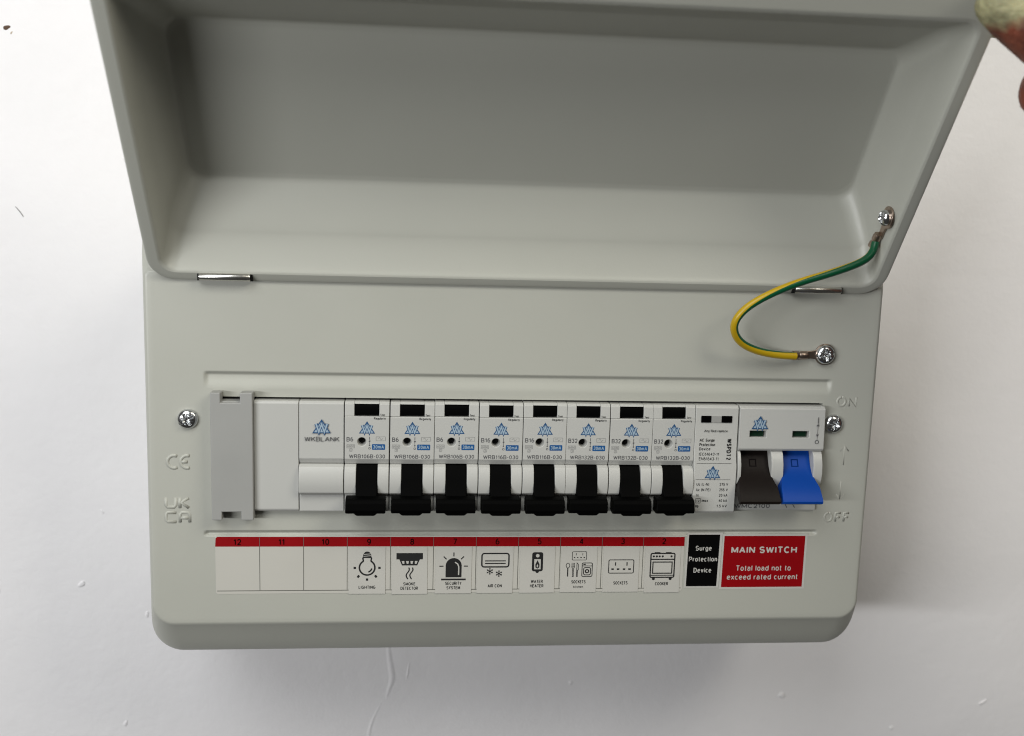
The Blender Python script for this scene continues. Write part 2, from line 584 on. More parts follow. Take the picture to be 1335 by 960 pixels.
# folded lip of the opening
r = bmesh.ops.extrude_edge_only(bm, edges=inner)
for g in r['geom']:
    if isinstance(g, bmesh.types.BMVert):
        g.co.y += 4.0 * S
rings = [(-38.0, 251.3, -90.6, 47.6, 6.0, 0.0), (-38.9, 252.2, -91.6, 48.4, 6.6, 0.0)]
ctrl = [rings[1], (-40.9, 254.2, -93.4, 49.6, 8.0, -0.1), (-42.0, 255.3, -95.5, 50.6, 9.5, -1.8), (-43.8, 257.2, -107.8, 61.0, 12.5, -9.2),
        (-44.4, 257.7, -110.8, 63.4, 13.0, -13.0), (-44.4, 257.7, -111.4, 64.0, 13.0, -26.0), (-44.4, 257.7, -111.4, 64.0, 13.0, WZ)]
rings = [rings[0]] + chaikin(ctrl, 3)
loops = []
for x0, x1, y0, y1, rr, z in rings:
    loops.append([bm.verts.new(V(px, py, z)) for px, py in rrect(x0, x1, y0, y1, rr, 10, 2.0)])
n = len(loops[0])
first_edges = []
for k in range(len(loops) - 1):
    for i in range(n):
        j = (i + 1) % n
        bm.faces.new((loops[k][i], loops[k + 1][i], loops[k + 1][j], loops[k][j]))
for i in range(n):
    first_edges.append(bm.edges.get((loops[0][i], loops[0][(i + 1) % n])))
bmesh.ops.triangle_fill(bm, edges=outer + first_edges, use_beauty=True)
bmesh.ops.recalc_face_normals(bm, faces=bm.faces)
for v in bm.verts:
    v.co -= Vector(V(*UB))
me = bpy.data.meshes.new('front_cover')
bm.to_mesh(me); bm.free()
me.materials.append(PAINT)
me.shade_smooth()
me.set_sharp_from_angle(angle=math.radians(50))
cover = place('front_cover', me, unit)
upart(MB().box(-20, 238, -52, 6, -40, -38), 'inner_backing', VOID)

# raised marks pressed into the cover


def emboss_path(m, pts, r=0.78, drop=0.29):
    k0 = len(m.v)
    m.tube([(px, py, 0.0) for px, py in pts], r, 12)
    m.v[k0:] = [(x, y, z * 0.8 - drop) for x, y, z in m.v[k0:]]


def emboss_text(name, s_, x, y, cap, w):
    m = MB()
    for pl in text_lines(s_, cap, w, 0.2)[0]:
        emboss_path(m, [(x + px, y + py) for px, py in pl], 0.68, 0.32)
    return upart(m, name, PAINT, cover, smooth=True)


m = MB()
emboss_path(m, arc(-31.3, -25.6, 2.55, 65, 295, 14), 0.7, 0.14)
emboss_path(m, arc(-26.2, -25.6, 2.55, 72, 288, 14), 0.7, 0.14)
emboss_path(m, [(-28.6, -25.6), (-26.2, -25.6)], 0.7, 0.14)
upart(m, 'raised_ce_mark', PAINT, cover, smooth=True)
m = MB()
emboss_path(m, [(-34.8, -40.4), (-34.8, -43.4), (-34.2, -44.2), (-31.6, -44.2), (-31.0, -43.4), (-31.0, -40.4)])
emboss_path(m, [(-29.4, -40.4), (-29.4, -44.4)])
emboss_path(m, [(-26.0, -40.4), (-28.9, -42.3), (-26.0, -44.4)])
emboss_path(m, [(-31.0, -46.4), (-34.2, -46.4), (-34.8, -47.0), (-34.8, -49.6), (-34.2, -50.2), (-31.0, -50.2)])
emboss_path(m, [(-29.4, -50.4), (-29.4, -47.2), (-28.7, -46.4), (-26.4, -46.4), (-25.7, -47.2), (-25.7, -50.4)])
emboss_path(m, [(-29.3, -48.6), (-25.8, -48.6)])
upart(m, 'raised_ukca_mark', PAINT, cover, smooth=True)
emboss_text('raised_on_word', 'ON', 238.2, -0.7, 4.6, 9.0)
emboss_text('raised_off_word', 'OFF', 236.6, -50.6, 4.6, 11.4)
m = MB()
emboss_path(m, [(241.6, -19.6), (243.4, -16.9), (245.2, -19.6)], 0.62, 0.43)
emboss_path(m, [(243.4, -17.2), (243.4, -25.5)], 0.62, 0.43)
upart(m, 'raised_arrow', PAINT, cover, smooth=True)
m = MB()
emboss_path(m, [(241.4, -38.2), (243.0, -40.8), (244.8, -38.2)], 0.62, 0.43)
emboss_path(m, [(243.0, -32.5), (243.0, -40.5)], 0.62, 0.43)
upart(m, 'raised_arrow', PAINT, cover, smooth=True)


# ------------------------------------------------------------------ screws
def screw_mesh(name, R=4.1, h=2.0, rot=0.4):
    m = MB()
    nr, na = 26, 72
    vs = [(0, 0, h - 1.5)]
    for k in range(1, nr + 1):
        rr = R * k / nr
        for i in range(na):
            a = 2 * math.pi * i / na
            z = h * math.sqrt(max(0.0, 1 - (rr / R) ** 2.6))
            x, y = rr * math.cos(a), rr * math.sin(a)
            xr, yr = x * math.cos(rot) + y * math.sin(rot), -x * math.sin(rot) + y * math.cos(rot)
            cut = 0.0
            L = R * 0.62
            for p, q in ((xr, yr), (yr, xr)):
                wdt = 0.62
                if abs(p) < L:
                    cut = max(cut, smooth01((wdt - abs(q)) / 0.28) * (1.55 * (1 - (abs(p) / L) ** 2) + 0.25))
            # slim diagonal ticks and a slot across, as on combination heads
            if abs(xr) < R * 0.97:
                cut = max(cut, smooth01((0.5 - abs(yr)) / 0.22) * 0.8)
            d1, d2 = abs(xr - yr) * 0.707, abs(xr + yr) * 0.707
            if 1.2 < rr < R * 0.55:
                cut = max(cut, smooth01((0.3 - min(d1, d2)) / 0.15) * 0.5)
            vs.append((x, y, z - cut))
    fs = [(0, 1 + i, 1 + (i + 1) % na) for i in range(na)]
    for k in range(nr - 1):
        for i in range(na):
            a, b = 1 + k * na + i, 1 + k * na + (i + 1) % na
            fs.append((a, a + na, b + na, b))
    m.add(vs, fs)
    m.add([(R * math.cos(2 * math.pi * i / na), R * math.sin(2 * math.pi * i / na), z) for z in (0, -1.5) for i in range(na)],
          [(i, i + na, (i + 1) % na + na, (i + 1) % na) for i in range(na)])
    return m.mesh(name, STEEL, True)


for sx, sy, sr, lab in ((-25.6, -8.2, 0.55, 0), (237.4, -7.8, 1.2, 1), (231.2, 21.5, 0.2, 2)):
    me = screw_mesh('cover_screw' if lab < 2 else 'earth_screw', 4.0, 2.1, sr)
    o = place(me.name, me, cover, sharp=40)
    o.location = Vector(V(sx, sy, 0.4 if lab < 2 else 1.6)) - Vector(V(*UB))

# ------------------------------------------------------------------ lid, lifted on its hinges
AL = math.radians(35.69)
HY, HZ = 46.26, 1.0
XL, XR = -38.6, 253.2


def LD(x, t, d):                      # lid frame: t along the lid from the hinge, d behind the rim plane
    return (x, HY + t * math.cos(AL) + d * math.sin(AL), HZ + t * math.sin(AL) - d * math.cos(AL))


T1 = 133.0
# (inset at the sides, t at hinge side, t at far side, depth, corner radius)
inner_c = [(16.5, 32.5, 90.0, 28.0, 6.0), (15.6, 31.0, 91.5, 28.0, 6.5), (14.0, 28.5, 94.0, 27.6, 7.0), (12.2, 26.0, 97.0, 24.0, 7.0), (8.6, 16.5, 108.0, 13.5, 6.0), (7.8, 13.0, 110.5, 11.0, 6.0),
           (6.1, 5.6, 116.5, 2.2, 5.5), (5.6, 4.8, 117.6, 0.5, 5.5), (4.6, 4.0, 119.0, 0.0, 6.0)]
rim_c = [(4.6, 4.0, 119.0, 0.0, 6.0), (1.2, 1.0, T1 - 1.2, 0.0, 9.0), (0.2, 0.1, T1 - 0.2, 0.3, 10.0), (0.0, 0.0, T1, 1.6, 10.0)]
outer_c = [(0.0, 0.0, T1, 1.6, 10.0), (0.3, 0.4, T1 - 0.3, 12.0, 10.0), (5.0, 14.0, T1 - 12.0, 20.0, 10.0), (11.0, 27.0, T1 - 32.0, 29.5, 9.0), (14.0, 30.0, T1 - 36.0, 29.8, 9.0), (16.0, 33.0, T1 - 40.0, 29.8, 8.0)]
seq = chaikin(inner_c, 3)[:-1] + chaikin(rim_c, 2)[:-1] + chaikin(outer_c, 3)
m = MB()
secs = []
for ins, ta, tb, d, rr in seq:
    secs.append([LD(px, py, d) for px, py in rrect(XL + ins, XR - ins, ta, tb, rr, 8)])
m.loft(secs)
n = len(secs[0])
k = len(secs)
m.f.append(tuple(range(n - 1, -1, -1)))
m.f.append(tuple((k - 1) * n + i for i in range(n)))
lid = upart(m, 'lid', PAINT, smooth=True, sharp=45)

# hinge barrels in their dark notches
for hx in (-10.0, 225.3):
    c0 = LD(0, 2.6, 0.2)
    b = MB()
    b.box(hx - 10.4, hx + 10.4, c0[1] - 1.9, c0[1] + 2.3, c0[2] - 2.0, c0[2] + 0.75)
    nb = upart(b, 'hinge_notch', VOID, lid)
    h = MB().tube([(hx - 9.6, c0[1] - 0.4, c0[2] + 0.9), (hx - 9.4, c0[1] - 0.4, c0[2] + 0.9), (hx + 9.4, c0[1] - 0.4, c0[2] + 0.9), (hx + 9.6, c0[1] - 0.4, c0[2] + 0.9)], [1.35, 1.5, 1.5, 1.35], 24)
    upart(h, 'hinge_barrel', CHROME, lid, smooth=True, sharp=40)

# ------------------------------------------------------------------ stickers on the cover
LZ = 0.12
strip = MB()
out = rrect(-15.9, 176.9, -80.6, -56.2, 0.9, 4)
strip.plate(out, -0.05, LZ)
strip_o = upart(strip, 'circuit_strip', PAPER)
redm = MB()
redm.poly([(-15.9, -60.6), (176.9, -60.9), (176.9, -56.9), (-15.0, -56.5), (-15.7, -57.1)], LZ + 0.03)
uflat(redm, 'red_header', RED, strip_o)
cx = [-15.9 + 17.53 * i for i in range(12)]
cx[11] = 176.9
lines = MB()
for i in range(1, 11):
    lines.rect(cx[i] - 0.13, cx[i] + 0.13, -79.3, -60.7, LZ + 0.03)
    lines.rect(cx[i] - 0.10, cx[i] + 0.10, -60.7, -56.8, LZ + 0.055)
lines.rect(-15.4, 176.3, -79.45, -79.15, LZ + 0.055)
uflat(lines, 'cell_lines', LINEINK, strip_o)
dig = MB()
for i in range(11):
    text(dig, str(12 - i), (cx[i] + cx[i + 1]) / 2, -60.0, 2.6, LZ + 0.075, align='C', bold=0.012)
uflat(dig, 'cell_numbers', DKRED, strip_o)

class IconMB(MB):
    def stroke(self, pts, w, z, closed=False):
        return MB.stroke(self, pts, w * 1.22, z, closed)


ICON = {}
IZ = LZ + 0.22
JZ = IZ + 0.03


def icon(fn):
    ICON[fn.__name__] = fn
    return fn


@icon
def bulb(k, w):
    k.stroke(arc(0, -8.6, 3.15, 118, 422, 30), 0.55, JZ)
    k.stroke([(-1.5, -5.9), (-1.75, -4.6), (-1.5, -4.2), (1.5, -4.2), (1.75, -4.6), (1.5, -5.9)], 0.5, JZ)
    k.poly([(-1.75, -4.5), (1.75, -4.5), (1.6, -3.0)] + arc(0, -2.9, 1.4, 15, 165, 8, 1.2) + [(-1.6, -3.0)], JZ + .008)
    w.stroke([(-1.5, -3.75), (1.5, -3.5)], 0.24, JZ + .02)
    w.stroke([(-1.4, -2.95), (1.4, -2.7)], 0.24, JZ + .02)
    k.stroke(arc(0, -8.6, 1.9, -75, -10, 8), 0.5, JZ)
    for a, b in (((-5.5, -8.7), (-4.5, -8.7)), ((4.5, -8.7), (5.5, -8.7)), ((-3.2, -11.9), (-3.9, -12.8)), ((3.2, -11.9), (3.9, -12.8)), ((0, -13.2), (0, -14.2))):
        k.stroke([a, b], 0.75, JZ)
    text(k, 'LIGHTING', 0, -17.7, 1.4, JZ, width=1.08 * 6.3, align='C', bold=0.004)


@icon
def smoke(k, w):
    k.rect(-5.4, 5.4, -5.2, -2.5, JZ)
    k.poly([(-4.2, -5.2), (4.2, -5.2), (3.1, -7.8), (-3.1, -7.8)], JZ)
    for x in (-2.7, -0.9, 0.9, 2.7):
        w.poly([(x - 0.55, -5.9), (x + 0.55, -5.9), (x * 0.92 + 0.35, -7.1), (x * 0.92 - 0.35, -7.1)], JZ + 0.02)
    for dx in (-0.75, 0.75):
        k.stroke([(dx + 0.5 * math.sin(i * 0.42 + 0.3) + 0.25 * (1 - i / 8), -8.7 - 5.0 * i / 16) for i in range(17)], 0.42, JZ)
    text(k, 'SMOKE', 0, -16.4, 1.35, JZ, width=1.08 * 4.6, align='C', bold=0.004)
    text(k, 'DETECTOR', 0, -18.3, 1.35, JZ, width=1.08 * 6.6, align='C', bold=0.004)


@icon
def siren(k, w):
    k.poly([(-3.3, -13.0), (3.3, -13.0), (3.3, -8.0)] + arc(0, -8.0, 3.3, 5, 175, 14)[0:] + [(-3.3, -8.0)], JZ)
    k.rect(-5.1, 5.1, -14.3, -13.55, JZ)
    w.stroke([(2.1, -12.0), (2.1, -8.4), (1.6, -7.2), (0.5, -6.5)], 0.5, JZ + 0.02)
    for a in (0, 45, 90, 135, 180):
        c, s = math.cos(math.radians(a)), math.sin(math.radians(a))
        k.stroke([(4.2 * c, -8.2 + 4.2 * s), (5.9 * c, -8.2 + 5.9 * s)], 0.38, JZ)
    text(k, 'SECURITY', 0, -16.3, 1.4, JZ, width=1.08 * 6.2, align='C', bold=0.004)
    text(k, 'SYSTEM', 0, -18.2, 1.4, JZ, width=1.08 * 5.2, align='C', bold=0.004)


@icon
def aircon(k, w):
    k.stroke(rrect(-5.6, 5.6, -8.6, -2.8, 1.0, 5), 0.5, JZ, True)
    k.stroke([(-4.3, -6.0), (4.3, -6.0)], 0.38, JZ)
    k.stroke([(-4.3, -7.1), (4.3, -7.1)], 0.38, JZ)
    for cx_, cy_ in ((-2.2, -10.5), (1.6, -11.5)):
        for a in (0, 60, 120):
            c, s = math.cos(math.radians(a + 30)), math.sin(math.radians(a + 30))
            k.stroke([(cx_ - 1.45 * c, cy_ - 1.45 * s), (cx_ + 1.45 * c, cy_ + 1.45 * s)], 0.28, JZ + a * 1e-4)
            for sg in (-1, 1):
                px, py = cx_ + sg * 0.85 * c, cy_ + sg * 0.85 * s
                k.stroke([(px + sg * .45 * math.cos(math.radians(a + 75)), py + sg * .45 * math.sin(math.radians(a + 75))), (px, py), (px + sg * .45 * math.cos(math.radians(a - 15)), py + sg * .45 * math.sin(math.radians(a - 15)))], 0.2, JZ + 0.012)
    text(k, 'AIR CON', 0, -17.5, 1.4, JZ, width=1.08 * 5.4, align='C', bold=0.004)


@icon
def heater(k, w):
    k.poly(rrect(-2.3, 2.3, -10.6, -2.3, 0.9, 4), JZ)
    w.disc(0, -3.8, 0.75, JZ + .02)
    w.rect(-1.35, 1.35, -9.7, -5.3, JZ + .02)
    k.poly([(0, -5.7), (0.9, -7.6), (0.8, -8.9), (0, -9.4), (-0.8, -8.9), (-0.9, -7.6)], JZ + .04)
    w.poly([(0, -7.4), (0.35, -8.3), (0, -8.9), (-0.35, -8.3)], JZ + .06)
    k.poly([(-0.8, -10.6), (0.8, -10.6), (0.4, -11.3), (-0.4, -11.3)], JZ)
    text(k, 'WATER', 0, -15.7, 1.4, JZ, width=1.08 * 4.6, align='C', bold=0.004)
    text(k, 'HEATER', 0, -17.6, 1.4, JZ, width=1.08 * 5.2, align='C', bold=0.004)


def socket(k, cx_, cy_, W, Hh, lw):
    k.stroke(rrect(cx_ - W / 2, cx_ + W / 2, cy_ - Hh / 2, cy_ + Hh / 2, Hh * 0.1, 3), lw, JZ, True)
    for sx in (-1, 1):
        x = cx_ + sx * W * 0.23
        k.rect(x - W * 0.022, x + W * 0.022, cy_ + Hh * 0.06, cy_ + Hh * 0.32, JZ)
        for q in (-1, 1):
            k.rect(x + q * W * 0.11 - W * 0.05, x + q * W * 0.11 + W * 0.05, cy_ - Hh * 0.26, cy_ - Hh * 0.14, JZ)


@icon
def kitchen(k, w):
    socket(k, 0, -3.9, 6.0, 3.6, 0.2)
    k.stroke(arc(-4.7, -8.1, 0.75, 0, 360, 14, 1.05)[:-1], 0.22, JZ, True)
    k.stroke([(-4.7, -9.2), (-4.7, -12.9)], 0.4, JZ)
    for q in (-0.5, 0, 0.5):
        k.stroke([(-2.5 + q, -7.0), (-2.5 + q, -8.7)], 0.2, JZ)
    k.stroke([(-2.5 - 0.6, -8.7), (-2.5 + 0.6, -8.7), (-2.5 + 0.2, -9.5), (-2.5 + 0.2, -12.9), (-2.5 - 0.2, -12.9), (-2.5 - 0.2, -9.5)], 0.2, JZ + .006, True)
    k.stroke([(-0.9, -7.0), (-0.3, -7.6), (-0.3, -10.0), (-0.6, -10.2), (-0.6, -12.9), (-0.95, -12.9)], 0.22, JZ, True)
    k.stroke(rrect(1.3, 5.6, -12.9, -7.0, 0.5, 3), 0.28, JZ, True)
    k.stroke([(1.3, -8.3), (5.6, -8.3)], 0.24, JZ + .006)
    k.rect(1.8, 2.8, -7.9, -7.4, JZ)
    k.stroke(rrect(2.0, 4.9, -12.2, -9.0, 0.7, 4), 0.3, JZ, True)
    k.stroke(arc(3.45, -10.6, 0.7, 0, 360, 12)[:-1], 0.4, JZ, True)
    text(k, 'SOCKETS', 0, -15.9, 1.4, JZ, width=1.08 * 5.6, align='C', bold=0.004)
    text(k, 'kitchen', 0, -17.9, 1.0, JZ, width=4.1, align='C', bold=0.004)


@icon
def sockets(k, w):
    socket(k, 0, -8.6, 10.6, 5.8, 0.3)
    text(k, 'SOCKETS', 0, -16.5, 1.4, JZ, width=1.08 * 5.6, align='C', bold=0.004)


@icon
def cooker(k, w):
    k.stroke(rrect(-5.1, 5.1, -13.4, -2.9, 0.6, 4), 0.45, JZ, True)
    k.stroke([(-5.1, -5.5), (5.1, -5.5)], 0.42, JZ + .006)
    k.stroke([(-3.6, -2.6), (-1.2, -2.6)], 0.4, JZ)
    k.stroke([(1.2, -2.6), (3.6, -2.6)], 0.4, JZ)
    for x in (-3.9, -2.6, -1.4, -0.1, 3.7):
        k.disc(x, -4.2, 0.46, JZ, 14)
    k.stroke([(-4.1, -6.7), (4.1, -6.7), (4.1, -11.6), (-4.1, -11.6)], 0.4, JZ, True)
    k.stroke([(-5.1, -12.5), (5.1, -12.5)], 0.3, JZ + .006)
    for x in (-3.6, 3.6):
        k.disc(x, -14.0, 0.65, JZ + .008, 14)
    text(k, 'COOKER', 0, -16.9, 1.4, JZ, width=1.08 * 5.2, align='C', bold=0.004)


STN = ['bulb', 'smoke', 'siren', 'aircon', 'heater', 'kitchen', 'sockets', 'cooker']
STL = ['cream sticker with light bulb picture, LIGHTING', 'cream sticker with smoke detector picture', 'cream sticker with flashing siren picture', 'cream sticker with air conditioner picture',
       'cream sticker with water heater picture', 'cream sticker with cutlery, socket and washer picture', 'cream sticker with double socket picture', 'cream sticker with cooker picture']
rs = random.Random(3)
for i, nme in enumerate(STN):
    sx0 = cx[3 + i] + 0.75 + rs.uniform(-0.2, 0.25)
    sw = 14.9 + rs.uniform(-0.4, 0.3)
    yt, yb = -60.9 + rs.uniform(-0.1, 0.05), -80.9 + rs.uniform(-0.3, 0.25)
    sk = rs.uniform(-0.15, 0.15)
    st = MB().plate([(sx0, yt), (sx0 + sw, yt - sk * 0.6), (sx0 + sw - sk, yb), (sx0 - sk, yb + sk * 0.6)][::-1], LZ - 0.06, IZ)
    so = upart(st, 'icon_sticker', STICK)
    so['label'] = STL[i]
    kk, ww = IconMB(), MB()
    ICON[nme](kk, ww)
    for mm in (kk, ww):
        mm.v = [(x + sx0 + sw / 2, y + yt - 0.1, z) for x, y, z in mm.v]
    uflat(kk, 'printed_picture', INK, so)
    if ww.v:
        uflat(ww, 'picture_highlights', STICK, so)

# black surge protection label and red main switch label
b = MB().plate([(177.8, -79.3), (192.6, -79.3), (193.2, -55.0), (178.0, -55.0)], -0.05, LZ + 0.02)
bo = upart(b, 'surge_label', BORDER)
uflat(MB().poly([(178.5, -78.6), (191.7, -78.6), (192.1, -55.9), (178.7, -55.9)], LZ + 0.05), 'black_panel', BLKLAB, bo)
t = MB()
for s, y, w in (('Surge', -62.9, 7.0), ('Protection', -67.7, 12.2), ('Device', -72.6, 7.7)):
    text(t, s, 185.3, y, 2.15, LZ + 0.08, width=w, align='C', bold=0.014)
uflat(t, 'white_lettering', BORDER, bo)
b = MB().plate([(193.0, -80.0), (230.2, -80.0), (230.2, -55.7), (193.3, -55.7)], -0.05, LZ)
bo = upart(b, 'main_switch_label', BORDER)
uflat(MB().poly([(193.8, -79.1), (229.2, -79.1), (229.2, -56.5), (194.0, -56.5)], LZ + 0.03), 'red_panel', RED, bo)
t = MB()
text(t, 'MAIN SWITCH', 211.6, -64.1, 2.95, LZ + 0.06, width=28.6, align='C', bold=0.03)
text(t, 'Total load not to', 211.8, -71.9, 2.45, LZ + 0.06, width=24.0, align='C', bold=0.008)
text(t, 'exceed rated current', 211.6, -75.8, 2.4, LZ + 0.06, width=31.0, align='C', bold=0.008)
uflat(t, 'white_lettering', BORDER, bo)


# ------------------------------------------------------------------ modules on the rail
def logo(cx_, y0, y1, z, parent):
    """triangle with interlaced zigzag strokes, dark outline over pale blue"""
    h = y1 - y0
    w = h * 0.64
    tri = [(cx_, y1), (cx_ + w, y0), (cx_ - w, y0)]
    W = [(cx_ - w * 0.62, y1 - h * 0.30), (cx_ - w * 0.30, y0 + h * 0.10), (cx_, y0 + h * 0.66), (cx_ + w * 0.30, y0 + h * 0.10), (cx_ + w * 0.62, y1 - h * 0.30)]
    k, l = MB(), MB()
    k.stroke([(cx_ + (px - cx_) * 0.93, y0 + h * 0.035 + (py - y0) * 0.93) for px, py in tri], h * 0.075, z, True)
    l.poly([(cx_ + (px - cx_) * 0.86, y0 + h * 0.05 + (py - y0) * 0.86) for px, py in tri], z - 0.012)
    k.stroke(W, h * 0.235, z + 0.012)
    l.stroke(W, h * 0.125, z + 0.026)
    flat(k, 'logo_outline', DKBLUE, parent)
    flat(l, 'logo_fill', LTBLUE, parent)


FZ = 4.2
UP = [(-0.0, -30), (-0.0, 2.4), (-0.9, 3.5), (-5.6, 3.95), (-5.75, FZ), (-23.0, FZ), (-25.3, 2.7), (-25.3, -30)]
CHEEK = [(-25.35, -30), (-25.35, 3.4), (-26.2, 4.9), (-28.2, 5.9), (-31.0, 6.5), (-34.0, 6.4), (-36.6, 5.8), (-37.4, 4.6), (-37.4, -30)]
LOW = [(-37.45, -30), (-37.45, 2.9), (-44.9, 2.9), (-44.9, -30)]
PW = 17.8


def bool_hole(mb, cutters, name, material):
    """cut pits into a block once; returns finished mesh data"""
    o = mb.build(name, material)
    cs = []
    for c in cutters:
        co = c.build('cutter', material)
        cs.append(co)
        bo_ = o.modifiers.new('cut', 'BOOLEAN')
        bo_.object = co
        bo_.operation = 'DIFFERENCE'
        bo_.solver = 'EXACT'
    dg = bpy.context.evaluated_depsgraph_get()
    me_ = bpy.data.meshes.new_from_object(o.evaluated_get(dg))
    me_.name = name
    for q in cs + [o]:
        bpy.data.objects.remove(q)
    me_.shade_smooth()
    return me_


hole = MB()
na = 28
sec = [[(6.9 + r_ * math.cos(2 * math.pi * i / na), -16.0 + r_ * math.sin(2 * math.pi * i / na), z_) for i in range(na)] for r_, z_ in ((1.95, FZ + 0.5), (1.75, FZ), (1.35, 0.6))]
hole.loft(sec)
hole.f.append(tuple(range(na - 1, -1, -1)))
hole.f.append(tuple(2 * na + i for i in range(na)))
body = MB().prism([(-5.75, -30), (-5.75, FZ), (-23.0, FZ), (-25.3, 2.7), (-25.3, -30)], 0.14, PW - 0.14)
BODY = bool_hole(body, [hole], 'body', WHITE)
TOPP = [(0.0, -30), (0.0, 2.4), (-0.9, 3.5), (-5.7, 3.95), (-5.7, -30)]
topm = MB().prism(TOPP, 0.14, 3.9).prism(TOPP, 13.7, PW - 0.14).prism([(0.0, -30), (0.0, 2.4), (-0.85, 3.45), (-0.85, -30)], 3.9, 13.7)
TOPM = topm.mesh('top_strip', WHITE, True)
cheekL = MB().prism(CHEEK, 0.14, 4.75).mesh('cheek', WHITE, True)
cheekR = MB().prism(CHEEK, 13.25, PW - 0.14).mesh('cheek', WHITE, True)
lowm = MB().prism(LOW, 0.14, PW - 0.14).mesh('lower_body', WHITE, True)
btn = MB().prism([(-1.1, -3), (-1.1, 2.9), (-2.4, 3.5), (-5.3, 3.4), (-5.3, -3)], 4.15, 13.45).mesh('test_button', BLACK, True)
pit = MB().disc(6.9, -16.0, 1.3, 0.75, 24)
lev = MB()
neck = [(-25.5, -10), (-25.5, 3.0), (-28.0, 4.9), (-31, 6.2), (-34, 7.4), (-37.0, 9.0), (-39.5, 9.0), (-39.5, -10)]
lev.prism(neck, 4.85, 13.15)
TIPP = [(-37.2, 6.4), (-36.9, 9.5), (-37.4, 12.2), (-38.6, 13.2), (-41.6, 13.8), (-42.8, 13.2), (-43.4, 11.0), (-43.2, 6.4)]
lev.prism(TIPP, 1.05, 16.75)
lev.loft([[(3.4, -42.2, z), (14.4, -42.2, z), (12.4, -44.0, z - 0.4), (5.4, -44.0, z - 0.4)] for z in (7.0, 13.0)])
lev.f.append(tuple(len(lev.v) - 4 + i for i in range(4)))
lev.f.append(tuple(len(lev.v) - 8 + i for i in (3, 2, 1, 0)))
LEV = lev.mesh('toggle', BLACK, True)
rb = [(1, 'B6', 'WRB106B-030'), (2, 'B6', 'WRB106B-030'), (3, 'B6', 'WRB106B-030'), (4, 'B16', 'WRB116B-030'), (5, 'B16', 'WRB116B-030'), (6, 'B32', 'WRB132B-030'), (7, 'B32', 'WRB132B-030'), (8, 'B32', 'WRB132B-030')]
over = ['light bulb', 'smoke detector', 'siren', 'air conditioner', 'water heater', 'cutlery', 'plain double socket', 'cooker']
rm = random.Random(11)
for i, (q, rate, code) in enumerate(rb):
    x0 = PW * (i + 2) + rm.uniform(-0.05, 0.05) - (0.25 if i > 4 else 0)
    e = empty('circuit_breaker', (x0, -45 + rm.uniform(-0.12, 0.12), rm.uniform(-0.2, 0.2)))
    e.rotation_euler = (rm.uniform(-0.004, 0.004), rm.uniform(-0.004, 0.004), rm.uniform(-0.006, 0.006))
    tag(e, 'white circuit breaker with black toggle marked %s, above the %s sticker' % (rate, over[i]), 'breaker', 'row of breakers with black toggles')
    e2 = (0, -45, 0)

    def sub(name, me_, bev=0.0):
        o_ = place(name, me_, e, bevel=bev)
        o_.location = V(0, 45, 0)
        return o_
    sub('body', BODY, 0.28)
    sub('top_strip', TOPM, 0.2)
    sub('cheek', cheekL, 0.3)
    sub('cheek', cheekR, 0.3)
    sub('lower_body', lowm, 0.3)
    sub('test_button', btn, 0.25)
    tg = sub('toggle', LEV, 0.45)
    tg.location = V(rm.uniform(-0.12, 0.12), 45 + rm.uniform(-0.15, 0.15), rm.uniform(-0.1, 0.2))

    def fl(m_, name, material):
        o_ = flat(m_, name, material, e)
        o_.location = V(0, 45, 0)
        return o_
    z = FZ + 0.06
    fl(MB().disc(6.9, -16.0, 1.33, 0.7, 24), 'indicator_hole', VOID)
    logo_parent = empty('logo', (0, 45, 0), e)
    logo(8.9, -12.6, -7.8, z, logo_parent)
    g = MB()
    text(g, rate, 0.9, -15.9, 1.8, z, width={2: 2.6, 3: 3.7}[len(rate)], bold=0.01)
    text(g, code, 1.9, -22.7, 1.6, z, width=14.2, bold=0.012)
    g.stroke([(9.95, -13.9), (9.95, -15.2)], 0.22, z); g.disc(9.95, -15.7, 0.35, z, 10); g.disc(9.95, -17.4, 0.3, z, 10)
    g.stroke([(9.95, -16.0), (9.95, -17.1)], 0.16, z); g.stroke(arc(9.95, -18.6, 0.38, 0, 360, 10)[:-1], 0.18, z, True)
    fl(g, 'rating_text', GREYINK)
    g = MB()
    text(g, 'Test', 14.0, -5.45, 0.8, z - 0.22, width=1.9, bold=0.01)
    text(g, 'Regularly', 11.6, -6.95, 0.95, z, width=4.6, bold=0.01)
    fl(g, 'test_text', INK)
    g = MB()
    g.stroke(rrect(1.0, 4.0, -18.5, -17.1, 0.1, 2), 0.14, z, True); text(g, '6000', 1.25, -18.25, 0.9, z, width=2.5, bold=0.0)
    g.stroke(rrect(2.1, 3.1, -19.9, -18.8, 0.1, 2), 0.14, z, True); text(g, '3', 2.35, -19.7, 0.75, z, bold=0.0)
    g.stroke(rrect(12.5, 16.2, -15.5, -13.9, 0.1, 2), 0.14, z, True); g.stroke([(13.2, -14.7), (13.9, -14.2), (14.5, -15.2), (15.2, -14.5)], 0.14, z)
    fl(g, 'standard_marks', PALEINK)
    bd = fl(MB().poly(rrect(10.9, 16.1, -19.2, -16.9, 0.3, 3), z), 'current_badge', BADGE)
    tm = flat(text(MB(), '30mA', 13.5, -18.75, 1.45, z + 0.03, width=4.3, align='C', bold=0.015), 'badge_text', LTBLUE, bd)

# plain blank, narrow one at the left
e = empty('blank_module', (0, -45, 0))
tag(e, 'plain white flat blank plate between the notched grey end cover and the logo blank', 'blank module')
b = MB().prism([(0, -30), (0, 2.6), (-0.9, 3.4), (-44.0, 3.4), (-44.9, 2.8), (-44.9, -30)], 0.2, PW - 0.1)
o = b.build('plate', WHITE, e, bevel=0.4); o.location = V(0, 45, 0)

